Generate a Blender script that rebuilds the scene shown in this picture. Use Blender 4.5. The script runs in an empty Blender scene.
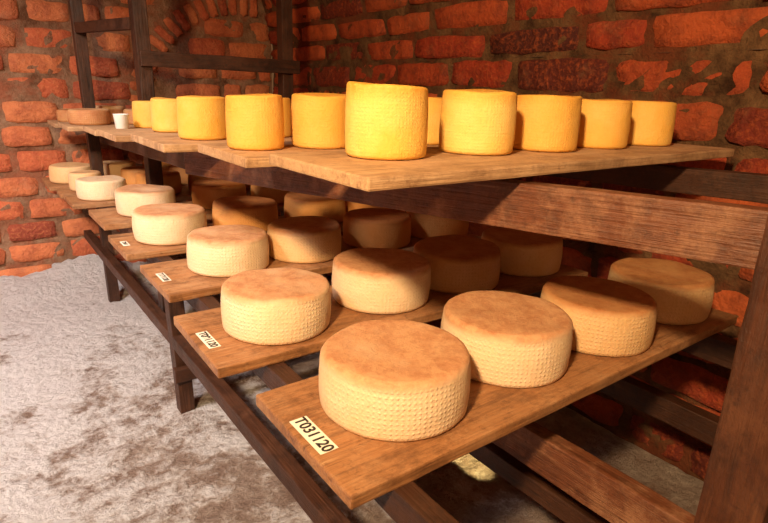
import bpy, bmesh, math, random
from mathutils import Vector, Matrix, noise
random.seed(7)
scn=bpy.context.scene
scn.view_settings.view_transform='Standard'
scn.view_settings.look='None'
COL=scn.collection

# ---------------------------------------------------------------- helpers
def link(o,parent=None):
    COL.objects.link(o)
    if parent: o.parent=parent
    return o
def mesh_obj(name,verts,faces,mat=None,parent=None,smooth=True,loc=(0,0,0)):
    me=bpy.data.meshes.new(name); me.from_pydata(verts,[],faces); me.update()
    if smooth: me.polygons.foreach_set('use_smooth',[True]*len(me.polygons))
    if mat: me.materials.append(mat)
    o=bpy.data.objects.new(name,me); o.location=loc
    return link(o,parent)
def empty(name,loc=(0,0,0)):
    o=bpy.data.objects.new(name,None); o.location=loc; o.empty_display_size=.1
    return link(o)
def ncol(c): return (c[0],c[1],c[2],1)
class NT:
    def __init__(s,name):
        s.m=bpy.data.materials.new(name); s.m.use_nodes=True; s.t=s.m.node_tree; s.t.nodes.clear()
        s.out=s.n('ShaderNodeOutputMaterial'); s.b=s.n('ShaderNodeBsdfPrincipled')
        s.t.links.new(s.b.outputs[0],s.out.inputs[0])
    def n(s,typ,**k):
        x=s.t.nodes.new(typ)
        for a,v in k.items(): setattr(x,a,v)
        return x
    def l(s,a,b): s.t.links.new(a,b)
    def noise(s,vec,scale,detail=4,rough=.6,dist=0):
        x=s.n('ShaderNodeTexNoise'); x.inputs['Scale'].default_value=scale; x.inputs['Detail'].default_value=detail
        x.inputs['Roughness'].default_value=rough; x.inputs['Distortion'].default_value=dist
        if vec is not None: s.l(vec,x.inputs['Vector'])
        return x.outputs['Fac']
    def ramp(s,fac,stops):
        x=s.n('ShaderNodeValToRGB'); e=x.color_ramp.elements
        while len(e)>len(stops): e.remove(e[-1])
        while len(e)<len(stops): e.new(.5)
        for i,(p,c) in enumerate(stops):
            e[i].position=p; e[i].color=ncol(c) if hasattr(c,'__len__') else (c,c,c,1)
        s.l(fac,x.inputs[0]); return x.outputs[0]
    def mix(s,fac,a,b,blend='MIX'):
        x=s.n('ShaderNodeMix',data_type='RGBA',blend_type=blend)
        for sock,v in ((x.inputs[0],fac),(x.inputs[6],a),(x.inputs[7],b)):
            if isinstance(v,bpy.types.NodeSocket): s.l(v,sock)
            elif hasattr(v,'__len__'): sock.default_value=ncol(v)
            else: sock.default_value=v
        return x.outputs[2]
    def math(s,op,a,b=None,clamp=False):
        x=s.n('ShaderNodeMath',operation=op,use_clamp=clamp)
        for sock,v in zip(x.inputs,(a,b)):
            if v is None: continue
            if isinstance(v,bpy.types.NodeSocket): s.l(v,sock)
            else: sock.default_value=v
        return x.outputs[0]
    def mapping(s,vec,scale=(1,1,1),loc=None):
        x=s.n('ShaderNodeMapping'); x.inputs['Scale'].default_value=scale
        s.l(vec,x.inputs['Vector'])
        if loc is not None: s.l(loc,x.inputs['Location'])
        return x.outputs[0]
    def bump(s,h,strength,dist,normal=None):
        x=s.n('ShaderNodeBump'); x.inputs['Strength'].default_value=strength; x.inputs['Distance'].default_value=dist
        s.l(h,x.inputs['Height'])
        if normal is not None: s.l(normal,x.inputs['Normal'])
        return x.outputs[0]
    def fin(s,col,rough,normal=None,spec=.5):
        if isinstance(col,bpy.types.NodeSocket): s.l(col,s.b.inputs['Base Color'])
        else: s.b.inputs['Base Color'].default_value=ncol(col)
        if isinstance(rough,bpy.types.NodeSocket): s.l(rough,s.b.inputs['Roughness'])
        else: s.b.inputs['Roughness'].default_value=rough
        s.b.inputs['Specular IOR Level'].default_value=spec
        if normal is not None: s.l(normal,s.b.inputs['Normal'])
        return s.m

# ---------------------------------------------------------------- materials
def mat_brick(name,c_dark,c_mid,c_hi,pal=(.40,.22,.12)):
    t=NT(name); tc=t.n('ShaderNodeTexCoord').outputs['Object']
    at=t.n('ShaderNodeAttribute',attribute_name='brk').outputs['Fac']
    base=t.ramp(at,[(0,c_dark),(.22,c_mid),(1,c_hi)])
    n1=t.noise(tc,14,6,.65); n2=t.noise(tc,60,5,.7); n3=t.noise(tc,3,3,.6)
    c=t.mix(t.ramp(n1,[(.44,0),(.70,.7)]),base,c_dark)
    c=t.mix(t.ramp(n2,[(.48,0),(.68,.55)]),c,c_hi)
    pale=t.noise(tc,6,6,.75)
    c=t.mix(t.ramp(pale,[(.57,0),(.72,.5)]),c,pal)
    c=t.mix(t.ramp(n3,[(.5,0),(.7,.3)]),c,c_dark)
    h=t.math('ADD',t.math('MULTIPLY',n1,.7),t.math('MULTIPLY',n2,.6))
    return t.fin(c,.66,t.bump(h,1.0,.02),.45)
def mat_mortar(name,c1,c2,c3):
    t=NT(name); tc=t.n('ShaderNodeTexCoord').outputs['Object']
    n1=t.noise(tc,9,6,.7); n2=t.noise(tc,80,4,.7); n3=t.noise(tc,4,5,.7)
    c=t.mix(t.ramp(n1,[(.35,0),(.65,1)]),c1,c2)
    c=t.mix(t.ramp(n3,[(.48,0),(.60,.8)]),c,c3)
    return t.fin(c,.92,t.bump(t.math('ADD',n1,n2),1.0,.012),.2)
def mat_wood(name,dark,mid,light,grain=1.0,rough=.55,bump=.5,worn=.35,grime=.6):
    t=NT(name); tc=t.n('ShaderNodeTexCoord').outputs['Object']
    oi=t.n('ShaderNodeObjectInfo').outputs['Random']
    cmb=t.n('ShaderNodeCombineXYZ'); 
    for i,k in enumerate((13.,7.,3.)): t.l(t.math('MULTIPLY',oi,k),cmb.inputs[i])
    v=t.mapping(tc,(1.6,22*grain,22*grain),cmb.outputs[0])
    g=t.noise(v,2.0,9,.62,.5)
    v2=t.mapping(tc,(5,160,160),cmb.outputs[0]); g2=t.noise(v2,1.5,4,.6)
    c=t.ramp(g,[(.32,dark),(.46,mid),(.58,mid),(.76,light)])
    c=t.mix(t.ramp(g2,[(.45,0),(.62,.35)]),c,dark)
    base=t.noise(t.mapping(tc,(1,1,1),cmb.outputs[0]),3.0,4,.6)
    c=t.mix(t.ramp(base,[(.36,.65),(.62,0)]),c,mid)
    st=t.noise(t.mapping(tc,(1,1,1),cmb.outputs[0]),7,8,.78)
    c=t.mix(t.ramp(st,[(.47,0),(.64,worn)]),c,light)
    st2=t.noise(t.mapping(tc,(1.0,1.6,1),cmb.outputs[0]),9,8,.8)
    c=t.mix(t.ramp(st2,[(.48,0),(.62,grime)]),c,dark)
    st3=t.noise(t.mapping(tc,(1,1,1),cmb.outputs[0]),45,5,.8)
    c=t.mix(t.ramp(st3,[(.56,0),(.68,grime)]),c,dark)
    h=t.math('ADD',t.math('MULTIPLY',g,.8),t.math('ADD',t.math('MULTIPLY',g2,.5),t.math('MULTIPLY',st,.9)))
    r=t.ramp(st,[(.3,rough-.12),(.7,rough+.25)])
    return t.fin(c,r,t.bump(h,bump,.007),.4)
def mat_cheese(name,side_a,side_b,top_a,top_b,H,pat=.0105,edge=.35,bumpd=.0025,ps=.8,rough=.62,ripe=.22,f0=.84):
    t=NT(name); tc=t.n('ShaderNodeTexCoord'); ob=tc.outputs['Object']
    oi=t.n('ShaderNodeObjectInfo').outputs['Random']
    cmb=t.n('ShaderNodeCombineXYZ'); 
    for i,k in enumerate((31.,17.,9.)): t.l(t.math('MULTIPLY',oi,k),cmb.inputs[i])
    v=t.mapping(ob,(1,1,1),cmb.outputs[0])
    sep=t.n('ShaderNodeSeparateXYZ'); t.l(ob,sep.inputs[0]); z=sep.outputs[2]
    uv=t.n('ShaderNodeSeparateXYZ'); t.l(t.n('ShaderNodeUVMap').outputs[0],uv.inputs[0])
    n1=t.noise(v,7,6,.65); n2=t.noise(v,36,7,.8); n3=t.noise(v,170,3,.6)
    side=t.mix(t.ramp(n1,[(.38,0),(.66,1)]),side_a,side_b)
    top=t.mix(t.ramp(n2,[(.40,0),(.58,1)]),top_a,top_b)
    top=t.mix(t.ramp(n1,[(.55,0),(.78,.4)]),top,side_a)
    zz=t.math('DIVIDE',z,H); zz=t.math('ADD',zz,t.math('MULTIPLY',t.math('SUBTRACT',n1,.5),edge))
    zz=t.math('ADD',zz,t.math('MULTIPLY',t.math('SUBTRACT',n2,.5),.12))
    f=t.ramp(zz,[(f0,0),(.98,1)])
    c=t.mix(f,side,top)
    c=t.mix(t.ramp(n3,[(.5,0),(.8,.35)]),c,top_b)
    c=t.mix(t.math('MULTIPLY',oi,ripe),c,top_a)
    k=2*math.pi/pat
    a=t.math('SINE',t.math('MULTIPLY',t.math('ADD',uv.outputs[0],uv.outputs[1]),k*.5))
    b=t.math('SINE',t.math('MULTIPLY',t.math('SUBTRACT',uv.outputs[0],uv.outputs[1]),k*.5))
    w=t.math('MULTIPLY',a,b)
    w=t.math('POWER',t.math('MAXIMUM',w,0.0),1.5)
    fs=t.math('SUBTRACT',1.0,t.ramp(t.math('DIVIDE',z,H),[(.86,0),(.95,1)]))
    w=t.math('MULTIPLY',w,fs)
    mod=t.math('MULTIPLY',w,t.ramp(n1,[(.35,.25),(.60,1)]))
    nb=t.bump(t.math('ADD',t.math('MULTIPLY',n2,.8),t.math('MULTIPLY',n3,.35)),.7,.0045)
    nb=t.bump(mod,ps,bumpd,nb)
    t.b.inputs['Subsurface Weight'].default_value=.1
    t.b.inputs['Subsurface Radius'].default_value=(.02,.01,.004)
    t.b.inputs['Subsurface Scale'].default_value=.4
    return t.fin(c,rough,nb,.3)

M_brR=mat_brick('brick_red',(.07,.010,.005),(.36,.040,.012),(.54,.115,.028),(.26,.12,.055))
M_brF=mat_brick('brick_orange',(.28,.050,.022),(.58,.13,.048),(.70,.24,.09),(.50,.28,.16))
M_moR=mat_mortar('mortar_brown',(.040,.017,.008),(.20,.105,.048),(.16,.040,.016))
M_moF=mat_mortar('mortar_grey',(.14,.06,.03),(.38,.23,.14),(.32,.10,.05))
M_board=mat_wood('board_wood',(.095,.036,.014),(.34,.155,.062),(.58,.36,.19),rough=.46,grime=.62)
M_boardL=mat_wood('board_wood_pale',(.19,.092,.042),(.50,.30,.155),(.68,.47,.28),rough=.6,grime=.55)
M_frame=mat_wood('frame_wood_dark',(.012,.005,.003),(.05,.017,.007),(.13,.05,.022),rough=.5)
M_post=mat_wood('post_wood_red',(.022,.007,.003),(.080,.024,.009),(.19,.070,.028),rough=.5,worn=.35,bump=.8)
M_beam=mat_wood('beam_wood_worn',(.045,.014,.006),(.15,.048,.019),(.38,.19,.10),rough=.45,worn=.65,bump=.8)
M_lowc=mat_cheese('cheese_rind_cream',(.79,.58,.36),(.83,.66,.45),(.46,.205,.095),(.62,.34,.175),.098,pat=.0085,bumpd=.0017,ps=.55,ripe=.12)
M_lowt=mat_cheese('cheese_rind_amber',(.76,.48,.22),(.80,.56,.31),(.38,.145,.05),(.50,.24,.095),.098,pat=.0085,bumpd=.0017,ps=.55,ripe=.18)
M_lowb=mat_cheese('cheese_rind_brown_shade',(.66,.28,.07),(.74,.39,.13),(.40,.13,.035),(.54,.22,.06),.098,pat=.0085,bumpd=.0016,ps=.4)  # browner rind for rear wheels; shade under the upper shelf put into the colour
M_yel=mat_cheese('cheese_rind_yellow',(.84,.47,.085),(.86,.58,.18),(.74,.31,.035),(.80,.43,.08),.12,pat=.006,edge=.35,bumpd=.0008,ps=.5,rough=.62,ripe=.4,f0=.78)
M_tan=mat_cheese('cheese_rind_tan',(.40,.14,.05),(.62,.32,.13),(.65,.40,.2),(.7,.45,.25),.07,pat=.0085)
def simple(name,c,r=.6):
    t=NT(name); return t.fin(c,r)
M_white=simple('label_paper',(.74,.70,.60)); M_ink=simple('label_ink',(.015,.012,.01))
M_cup=simple('white_plastic',(.8,.8,.78),.35)

def mat_floor():
    t=NT('floor_dusty_concrete'); tc=t.n('ShaderNodeTexCoord').outputs['Object']
    sep=t.n('ShaderNodeSeparateXYZ'); t.l(tc,sep.inputs[0])
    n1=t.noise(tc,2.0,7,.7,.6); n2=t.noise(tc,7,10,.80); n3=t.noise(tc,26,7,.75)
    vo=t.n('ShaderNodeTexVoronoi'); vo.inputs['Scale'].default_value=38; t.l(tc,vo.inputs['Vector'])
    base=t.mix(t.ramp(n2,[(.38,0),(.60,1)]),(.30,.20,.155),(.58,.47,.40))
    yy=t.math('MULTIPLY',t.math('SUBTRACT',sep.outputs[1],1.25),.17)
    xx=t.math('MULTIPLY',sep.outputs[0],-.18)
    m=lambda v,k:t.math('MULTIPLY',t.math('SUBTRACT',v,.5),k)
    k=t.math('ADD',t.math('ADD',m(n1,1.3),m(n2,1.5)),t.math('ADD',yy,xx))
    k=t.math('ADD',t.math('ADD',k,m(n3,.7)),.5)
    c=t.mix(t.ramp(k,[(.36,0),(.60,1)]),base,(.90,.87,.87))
    h=t.math('ADD',t.math('MULTIPLY',n2,1.0),t.math('ADD',t.math('MULTIPLY',n3,.6),t.math('MULTIPLY',k,.5)))
    h=t.math('SUBTRACT',h,t.math('MULTIPLY',vo.outputs['Distance'],.25))
    return t.fin(c,.85,t.bump(h,1.0,.05),.25)
M_floor=mat_floor()

# ---------------------------------------------------------------- camera
yh,f,yaw,roll=90.9,550.,.642,.035
pit=math.atan((261.5-yh)/f)
F=Vector((math.sin(yaw),math.cos(yaw),0));R=Vector((math.cos(yaw),-math.sin(yaw),0));Z=Vector((0,0,1))
fw=F*math.cos(pit)-Z*math.sin(pit);up=F*math.sin(pit)+Z*math.cos(pit)
R2=R*math.cos(roll)+up*math.sin(roll);U2=up*math.cos(roll)-R*math.sin(roll)
cam=bpy.data.cameras.new('camera'); co=bpy.data.objects.new('camera',cam); link(co)
mw=Matrix((R2,U2,-fw)).transposed().to_4x4(); mw.translation=Vector((0,0,1.117)); co.matrix_world=mw
cam.sensor_width=36; cam.lens=36*f/768; cam.clip_start=.02
scn.camera=co

# ---------------------------------------------------------------- brick walls
XL,XR,YF,YB=-2.3,1.65,3.5,-2.2
SPR=1.25; RV=(XR-XL)/2; XC=(XR+XL)/2; RZ=1.45
def brick_wall(name,mapf,ulen,vlen,bl,bh,gap,mb,mm,seed,skip=None,extra=None,nx=7,ny=4,rough=.006):
    """mapf(u,v,d)->xyz ; d>0 towards the room"""
    rnd=random.Random(seed); V=[];Fc=[];mi=[];att=[]
    mu=max(2,int(ulen/.03)); mv=max(2,int(vlen/.03))
    for j in range(mv+1):
        for i in range(mu+1):
            u=ulen*i/mu; v=vlen*j/mv
            d=-.009+.014*noise.noise(Vector((u*11,v*11,seed)))+.008*noise.noise(Vector((u*30,v*30,seed)))
            V.append(mapf(u,v,d)); att.append(0)
    for j in range(mv):
        for i in range(mu):
            a=j*(mu+1)+i; Fc.append((a,a+1,a+mu+2,a+mu+1)); mi.append(1)
    def ring(i,n,e):
        if i==0: return -1.0
        if i==n: return 1.0
        return -(1-e)+2*(1-e)*(i-1)/(n-2)
    def brick(cu,cv,L,H,ang=0,tone=None,off=0):
        b0=len(V); tone=rnd.random() if tone is None else tone
        t1=rnd.uniform(-.006,.006);ta=rnd.uniform(-.02,.02);off+=rnd.uniform(-.008,.008)
        ca,sa=math.cos(ang+ta),math.sin(ang+ta); s0=rnd.random()*50
        for j in range(ny+1):
            for i in range(nx+1):
                a=ring(i,nx,.010/L*2); b=ring(j,ny,.008/H*2)
                edge=(i in(0,nx)) or (j in(0,ny))
                r=.5*L*a; s=.5*H*b
                r+=.010*noise.noise(Vector((s0,a*2,b*3))); s+=.009*noise.noise(Vector((s0+9,a*4,b*2)))
                if i in(0,1,nx-1,nx) and j in(0,1,ny-1,ny): r*=.97; s*=.87
                d=-.024 if edge else off+t1*a+rough*noise.noise(Vector((s0+r*16,s*16,3)))+rough*.7*noise.noise(Vector((s0+r*45,s*45,8)))
                u=cu+r*ca-s*sa; v=cv+r*sa+s*ca
                V.append(mapf(u,v,d)); att.append(tone)
        for j in range(ny):
            for i in range(nx):
                a=b0+j*(nx+1)+i; Fc.append((a,a+1,a+nx+2,a+nx+1)); mi.append(0)
    rows=int(math.ceil(vlen/bh)); 
    for j in range(rows):
        u=-rnd.uniform(0,bl)*.3-(bl/2 if j%2 else 0); cv=(j+.5)*bh
        while u<ulen+bl:
            L=bl*rnd.uniform(.84,1.14)
            if rnd.random()<.08: L*=.6
            lo=max(u,0.0); hi=min(u+L,ulen)
            if hi-lo>.07 and cv+bh*.4<vlen+.02:
                c2=(lo+hi)/2
                if not(skip and skip(c2,cv)):
                    brick(c2,cv+.006*math.sin(c2*3+j),hi-lo-gap*rnd.uniform(.6,1.8),bh-gap*rnd.uniform(.6,1.6))
            u+=L
    if extra: extra(brick)
    me=bpy.data.meshes.new(name); me.from_pydata(V,[],Fc); me.update()
    me.polygons.foreach_set('use_smooth',[True]*len(Fc))
    me.materials.append(mb); me.materials.append(mm); me.polygons.foreach_set('material_index',mi)
    a=me.attributes.new('brk','FLOAT','POINT'); a.data.foreach_set('value',att)
    o=bpy.data.objects.new(name,me); link(o); return o
LY=YF-YB
brick_wall('wall_right',lambda u,v,d:(XR-d,YF-u,v),LY,SPR,.39,.125,.016,M_brR,M_moR,3,nx=11,ny=7,rough=.011)
brick_wall('wall_left',lambda u,v,d:(XL+d,YB+u,v),LY,SPR,.39,.125,.018,M_brF,M_moR,5,nx=5,ny=4)
def vault(u,v,d):
    th=v/VL*math.pi
    return (XC+(RV-d)*math.cos(th),YF-u,SPR+(RZ-d)*math.sin(th))
VL=math.pi*(RV+RZ)/2
brick_wall('ceiling',vault,LY,VL,.39,.125,.016,M_brR,M_moR,11,nx=7,ny=5,rough=.011)
def in_vault(x,z,m=.0):
    if z<SPR: return True
    return ((x-XC)/(RV+m))**2+((z-SPR)/(RZ+m))**2<1
AC=(1.47,.93);AR=.60
def skipA(u,v):
    x=XL+u
    r=math.hypot(x-AC[0],v-AC[1])
    if not in_vault(x,v,.1): return True
    return v>1.0 and AR-.03<r<AR+.15
def arch(brick):
    n=16
    for k in range(n):
        th=math.radians(84+k*(172-84)/(n-1))
        brick(AC[0]-XL+(AR+.06)*math.cos(th),AC[1]+(AR+.06)*math.sin(th),.125,.052,ang=th,off=.014)
brick_wall('wall_back',lambda u,v,d:(XL+u,YF-d,v),XR-XL,SPR+RZ,.27,.126,.015,M_brF,M_moF,21,skip=skipA,extra=arch,nx=7,ny=5,rough=.008)
brick_wall('wall_front',lambda u,v,d:(XR-u,YB+d,v),XR-XL,SPR+RZ,.39,.125,.018,M_brF,M_moR,23,skip=lambda u,v:not in_vault(XR-u,v,.1),nx=5,ny=4)

# ---------------------------------------------------------------- floor
V=[];Fc=[];nx,ny=220,320
for j in range(ny+1):
    for i in range(nx+1):
        x=XL-.08+(XR-XL+.16)*i/nx; y=YB-.08+(YF-YB+.16)*j/ny
        h=.012*noise.noise(Vector((x*2,y*2,0)))+.009*noise.noise(Vector((x*9,y*9,4)))+.007*noise.noise(Vector((x*22,y*22,4)))
        b=max(0,min(1,1-(YF-y)/.5)); h+=.085*b*b*(1+.8*noise.noise(Vector((x*5,y*5,9))))
        h+=.04*b*abs(noise.noise(Vector((x*16,y*16,2))))
        V.append((x,y,h-.004))
for j in range(ny):
    for i in range(nx):
        a=j*(nx+1)+i; Fc.append((a,a+1,a+nx+2,a+nx+1))
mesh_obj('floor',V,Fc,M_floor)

# ---------------------------------------------------------------- timber
def timber(name,p0,p1,w,h,mat,parent=None,roll=0.0,bev=.003,seed=0,warp=.002):
    p0=Vector(p0);p1=Vector(p1); L=(p1-p0).length; n=max(6,int(L/.05))
    bm=bmesh.new(); bmesh.ops.create_cube(bm,size=1)
    for v in bm.verts: v.co=Vector((v.co.x*L,v.co.y*w,v.co.z*h))
    es=[e for e in bm.edges if abs(e.verts[0].co.x-e.verts[1].co.x)>L*.5]
    bmesh.ops.subdivide_edges(bm,edges=es,cuts=n,use_grid_fill=True)
    sharp=[e for e in bm.edges if len(e.link_faces)==2 and e.calc_face_angle(0)>.5]
    bmesh.ops.bevel(bm,geom=sharp,offset=bev,segments=2,profile=.6,affect='EDGES')
    for v in bm.verts:
        q=v.co*6+Vector((seed*3.1,seed,0))
        v.co+=Vector((0,warp*noise.noise(q),warp*noise.noise(q+Vector((7,7,7)))))
        q=v.co*25+Vector((seed*3.1,seed,0))
        v.co+=Vector((.0015*noise.noise(q),.0015*noise.noise(q+Vector((3,0,0))),.0005*noise.noise(q+Vector((7,7,7)))))
    me=bpy.data.meshes.new(name); bm.to_mesh(me); bm.free(); me.materials.append(mat)
    me.polygons.foreach_set('use_smooth',[False]*len(me.polygons))
    o=bpy.data.objects.new(name,me); link(o,parent)
    d=(p1-p0).normalized()
    if abs(d.z)>.9: y=Vector((0,1,0))
    else: y=Vector((0,0,1)).cross(d).normalized()
    z=d.cross(y).normalized(); y=z.cross(d)
    m=Matrix((d,y,z)).transposed().to_4x4()@Matrix.Rotation(roll,4,'X'); m.translation=(p0+p1)/2
    o.matrix_world=m
    return o
rack=empty('wooden_shelf_rack')
ZS=.617; BT=.022
def zu(y): return 1.004-.036*(y-.72)
T=lambda *a,**k: timber(*a,parent=rack,**k)
# posts
T('leg_front_mid',(.48,1.80,-.01),(.465,1.80,.55),.055,.05,M_frame,seed=1)
T('post_front_mid',(.63,2.545,-.01),(.615,2.545,1.95),.075,.055,M_frame,seed=30)
T('post_rear_mid',(1.27,2.545,-.01),(1.27,2.545,1.95),.06,.055,M_frame,seed=2)
T('post_front_far',(.49,3.06,-.01),(.47,3.06,1.95),.055,.05,M_frame,seed=3)
T('post_front_near',(.825,.215,-.01),(.815,.215,1.75),.08,.08,M_post,seed=5)
T('post_rear_near',(1.55,.215,-.01),(1.55,.215,1.75),.07,.07,M_frame,seed=6)
T('leg_back_mid',(1.50,1.80,-.01),(1.50,1.80,.93),.06,.06,M_frame,seed=26)
zl=ZS-BT
T('rail_low_front',(.41,.30,zl-.025),(.46,3.45,zl-.025),.035,.05,M_frame,seed=7)
T('rail_low_rear',(1.34,.20,zl-.03),(1.34,3.45,zl-.03),.04,.06,M_frame,seed=8)
T('rail_mid',(.845,.255,.43),(.80,3.0,.43),.035,.085,M_beam,seed=9)
T('stretcher_front',(.475,.28,.28),(.455,3.45,.28),.04,.045,M_frame,seed=10)
T('stretcher_rear',(.93,.28,.27),(.86,3.3,.27),.04,.05,M_frame,seed=11)
T('stretcher_back',(1.45,.1,.30),(1.45,3.3,.30),.04,.07,M_frame,seed=12)
T('rail_up_front',(.850,.255,.943),(.50,1.62,zu(1.62)-.020-.042),.035,.082,M_beam,seed=13)
T('rail_up_front_far',(.52,1.60,zu(1.60)-.062),(.54,3.45,zu(3.45)-.062),.035,.07,M_frame,seed=14)
T('rail_up_rear',(1.38,.20,.950),(1.30,3.4,zu(3.4)-.055),.04,.06,M_frame,seed=15)
T('cross_top_mid',(.60,2.505,1.21),(1.32,2.505,1.21),.03,.06,M_frame,seed=16)
T('rail_top_far',(.47,3.03,1.345),(.60,2.57,1.345),.035,.045,M_frame,seed=17)
T('cross_low_mid',(.44,1.765,.5),(1.5,1.765,.5),.03,.05,M_frame,seed=18)
T('cross_floor_mid',(.44,1.765,.16),(1.5,1.765,.16),.03,.05,M_frame,seed=20)
T('cross_near',(.80,.26,.36),(1.55,.26,.36),.03,.06,M_frame,seed=21)

def board(x0,x1,y0,y1,z,rot,th,mat,seed):
    c=Vector(((x0+x1)/2,(y0+y1)/2,z-th/2)); L=x1-x0; d=Vector((math.cos(rot),math.sin(rot),0))
    return timber('shelf_board',c-d*L/2,c+d*L/2,y1-y0,th,mat,seed=seed,bev=.0035,warp=.0007)
lowb=[(.325,1.46,.487,.787,0),(.305,1.44,.90,1.19,-.01),(.335,1.46,1.335,1.62,.005),(.325,1.45,1.74,2.01,0),
      (.34,1.45,2.17,2.47,.01),(.30,1.45,2.60,2.86,0),(.29,1.45,2.875,3.02,0),(.27,1.45,3.10,3.42,0)]
for i,(a,b,c,d,r) in enumerate(lowb): board(a,b,c,d,ZS,r,BT,M_board,30+i)
upb=[(.415,1.55,.605,.905,.012),(.40,1.45,.96,1.235,-.01),(.37,1.45,1.40,1.73,0),(.35,1.42,1.86,2.14,.01),(.36,1.42,2.24,2.50,0),(.33,1.42,2.68,2.98,0),(.33,1.42,3.10,3.38,0)]
upz=[]
for i,(a,b,c,d,r) in enumerate(upb):
    z=zu((c+d)/2)+(.004 if i==0 else .002); upz.append(z); board(a,b,c,d,z,r,.020,M_boardL,50+i)

def label(x,y,z,txt,L=.098,W=.030,rot=0.0,size=.027):
    e=empty('shelf_label',(x,y,z)); e.rotation_euler=(0,0,-math.pi/2+rot)
    th=.0006
    vs=[(-L/2,-W/2,0),(L/2,-W/2,0),(L/2,W/2,0),(-L/2,W/2,0),(-L/2,-W/2,th),(L/2,-W/2,th),(L/2,W/2,th),(-L/2,W/2,th)]
    mesh_obj('label_paper',vs,[(0,3,2,1),(4,5,6,7),(0,1,5,4),(1,2,6,5),(2,3,7,6),(3,0,4,7)],M_white,e,False)
    cu=bpy.data.curves.new('label_text','FONT'); cu.body=txt; cu.size=size; cu.align_x='CENTER'; cu.align_y='CENTER'; cu.extrude=.0003; cu.offset=.0006
    cu.materials.append(M_ink); to=bpy.data.objects.new('label_text',cu); link(to,e); to.location=(0,0,th+.0003)
    return e
label(.350,.632,ZS+.0004,'T031120')
label(.330,1.035,ZS+.0004,'T091120',L=.085,W=.024,size=.022)
label(.362,1.475,ZS+.0004,'T171120',L=.075,W=.022,size=.019)
label(.350,1.87,ZS+.0004,'T2411',L=.06,W=.02,size=.017)

# ---------------------------------------------------------------- cheeses
def cheese(x,y,z,dia,H,mat,rot=0,bulge=.03,taper=0.0,seed=0,edge=.012,name='cheese_wheel'):
    r0=dia/2; prof=[]
    prof.append((0.0,0.0));prof.append((r0*.5,0.0)); prof.append((r0-.008,0.0)); prof.append((r0-.003,.002)); prof.append((r0-.0005,.006))
    n=12
    for i in range(1,n):
        t=i/n; zz=.006+(H-.006-edge)*t
        prof.append((r0*(1-taper*t)+bulge*r0*math.sin(math.pi*t)*.6,zz))
    rt=r0*(1-taper)
    for k in range(0,6):
        a=k/5*math.pi/2; prof.append((rt-edge+edge*math.cos(a),H-edge+edge*math.sin(a)))
    for q in (.8,.62,.45,.3,.15): prof.append((rt*q,H-.0015*(1-q)))
    prof.append((0,H-.002))
    S=72; V=[]
    for (r,zz) in prof:
        for k in range(S):
            a=2*math.pi*k/S; dx,dy=math.cos(a),math.sin(a)
            w=1+.018*noise.noise(Vector((dx*1.3+seed*5,dy*1.3,zz*6)))+.008*noise.noise(Vector((dx*5+seed,dy*5,zz*30)))
            dz=0
            if zz>H*.5: dz=(.0035*noise.noise(Vector((dx*r*14+seed,dy*r*14,1)))+.004*noise.noise(Vector((dx*r*5,seed*2+dy*r*5,5))))*(zz/H)
            V.append((dx*r*w,dy*r*w,max(0,zz+dz)))
    Fc=[];uvl=[]
    m=len(prof); circ=2*math.pi*r0; per=.0085 if dia>.2 else .006; cnt=round(circ/(per*2))*2
    for j in range(m-1):
        for k in range(S):
            k2=(k+1)%S; Fc.append((j*S+k,j*S+k2,(j+1)*S+k2,(j+1)*S+k))
            u0=k/S*cnt*per; u1=(k+1)/S*cnt*per
            uvl+=[(u0,prof[j][1]),(u1,prof[j][1]),(u1,prof[j+1][1]),(u0,prof[j+1][1])]
    me=bpy.data.meshes.new(name); me.from_pydata(V,[],Fc); me.update()
    ul=me.uv_layers.new(name='UVMap'); ul.data.foreach_set('uv',[c for p in uvl for c in p])
    me.polygons.foreach_set('use_smooth',[True]*len(Fc)); me.materials.append(mat)
    o=bpy.data.objects.new(name,me); link(o); o.location=(x,y,z); o.rotation_euler=(0,0,rot)
    return o
s=0
MM={'c':M_lowc,'t':M_lowt,'b':M_lowb}
low=[
 (.511,.643,.246,.098,'c'),(.788,.650,.248,.100,'c'),(1.047,.620,.238,.098,'t'),(1.330,.630,.236,.097,'t'),
 (.485,1.035,.232,.098,'c'),(.778,1.050,.242,.100,'c'),(1.033,1.050,.242,.100,'t'),(1.305,1.050,.240,.098,'t'),
 (.550,1.485,.228,.098,'c'),(.797,1.485,.228,.098,'t'),(1.080,1.490,.230,.098,'b'),(1.345,1.480,.230,.098,'b'),
 (.500,1.880,.230,.098,'c'),(.775,1.900,.235,.098,'b'),(1.060,1.890,.240,.097,'b'),(1.320,1.880,.235,.098,'b'),
 (.530,2.320,.220,.095,'c'),(.835,2.330,.225,.097,'b'),(1.100,2.330,.220,.1,'b'),(1.34,2.33,.22,.1,'b'),
 (.440,2.720,.205,.085,'c'),(.690,2.740,.20,.095,'b'),(.93,2.73,.2,.09,'b'),(1.18,2.73,.2,.09,'b'),
 (.410,2.950,.14,.085,'t'),(.640,2.950,.14,.09,'b'),(.87,2.95,.14,.09,'b'),(1.1,2.95,.14,.09,'b'),
 (.390,3.240,.20,.085,'t'),(.61,3.25,.19,.085,'t'),(.84,3.25,.19,.085,'b'),(1.08,3.25,.19,.085,'b')]
for (x,y,d,H,m) in low:
    s+=1; cheese(x,y,ZS+.0006,d,H,MM[m],rot=random.uniform(0,6.28),bulge=.035,taper=random.uniform(0,.03),seed=s)
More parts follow.
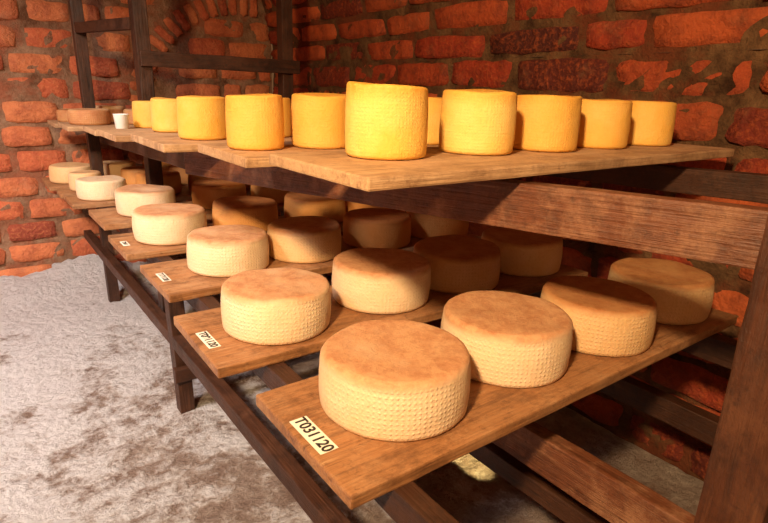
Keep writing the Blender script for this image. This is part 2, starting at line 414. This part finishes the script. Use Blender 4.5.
upc=[(0,.585,.790,.143,.120),(0,.803,.785,.145,.116),(0,.998,.775,.142,.112),(0,1.195,.775,.138,.108),(0,1.40,.775,.136,.105),
 (1,.480,1.105,.118,.108),(1,.632,1.095,.132,.112),(1,.93,1.10,.13,.112),(1,1.15,1.10,.13,.11),
 (2,.515,1.53,.132,.110),(2,.72,1.56,.135,.11),(2,.96,1.56,.135,.11),
 (3,.560,1.98,.13,.108),(3,.78,2.0,.135,.11),
 (4,.585,2.36,.13,.100),(4,.80,2.36,.135,.11)]
for (b,x,y,d,H) in upc:
    s+=1; cheese(x,y,upz[b]+.0006,d,H,M_yel,rot=random.uniform(0,6.28),bulge=.03,taper=.03,seed=s,edge=.006)
for (x,y,d) in ((.44,2.82,.17),(.68,2.83,.19)):
    s+=1; cheese(x,y,upz[5]+.0006,d,.065,M_tan,seed=s,taper=0)
s+=1; cheese(.42,3.24,upz[6]+.0006,.12,.06,M_tan,seed=s)
s+=1; cheese(.60,3.24,upz[6]+.0006,.15,.08,M_tan,seed=s)
def lathe(name,prof,loc,mat,S=32):
    V=[(r*math.cos(2*math.pi*k/S),r*math.sin(2*math.pi*k/S),z) for r,z in prof for k in range(S)]
    Fc=[(j*S+k,j*S+(k+1)%S,(j+1)*S+(k+1)%S,(j+1)*S+k) for j in range(len(prof)-1) for k in range(S)]
    return mesh_obj(name,V,Fc,mat,loc=loc)
lathe('plastic_cup',[(0,0),(.020,0),(.022,.002),(.027,.052),(.028,.054),(.026,.054),(.025,.05),(.020,.004),(0,.003)],(.465,2.30,upz[4]+.0006),M_cup)

# ---------------------------------------------------------------- lights
def area(name,loc,target,size,power,col,spread=None):
    l=bpy.data.lights.new(name,'AREA'); l.energy=power; l.color=col; l.size=size
    if spread: l.spread=spread
    o=bpy.data.objects.new(name,l); link(o); o.location=loc
    o.rotation_euler=(Vector(target)-Vector(loc)).to_track_quat('-Z','Y').to_euler(); return o
area('ceiling_lamp_light',(-.70,-.15,1.95),(.75,1.0,.6),.14,45,(1,.69,.37),spread=2.3)
area('daylight_fill',(-1.1,1.2,2.35),(-.90,2.3,.0),.5,80,(1,.86,.80),spread=1.9)  # added daylight fill hanging below the solid vault; no opening is built
sp=bpy.data.lights.new('floor_glow_spot','SPOT'); sp.energy=160; sp.color=(1,.76,.30); sp.spot_size=.17; sp.spot_blend=.3; sp.shadow_soft_size=.01  # spot added under the rack to make the floor glow; there is no vent
so=bpy.data.objects.new('floor_glow_spot',sp); link(so); so.location=(1.25,1.65,.50)
so.rotation_euler=(Vector((1.15,1.06,0))-so.location).to_track_quat('-Z','Y').to_euler()
area('warm_fill_light',(.2,-1.6,1.75),(1.0,1.2,.8),.7,8,(1,.52,.22))  # unseen warm fill from behind the camera, aimed at the rack
w=bpy.data.worlds.new('world'); scn.world=w; w.use_nodes=True
w.node_tree.nodes['Background'].inputs[0].default_value=(1,.45,.18,1); w.node_tree.nodes['Background'].inputs[1].default_value=.15
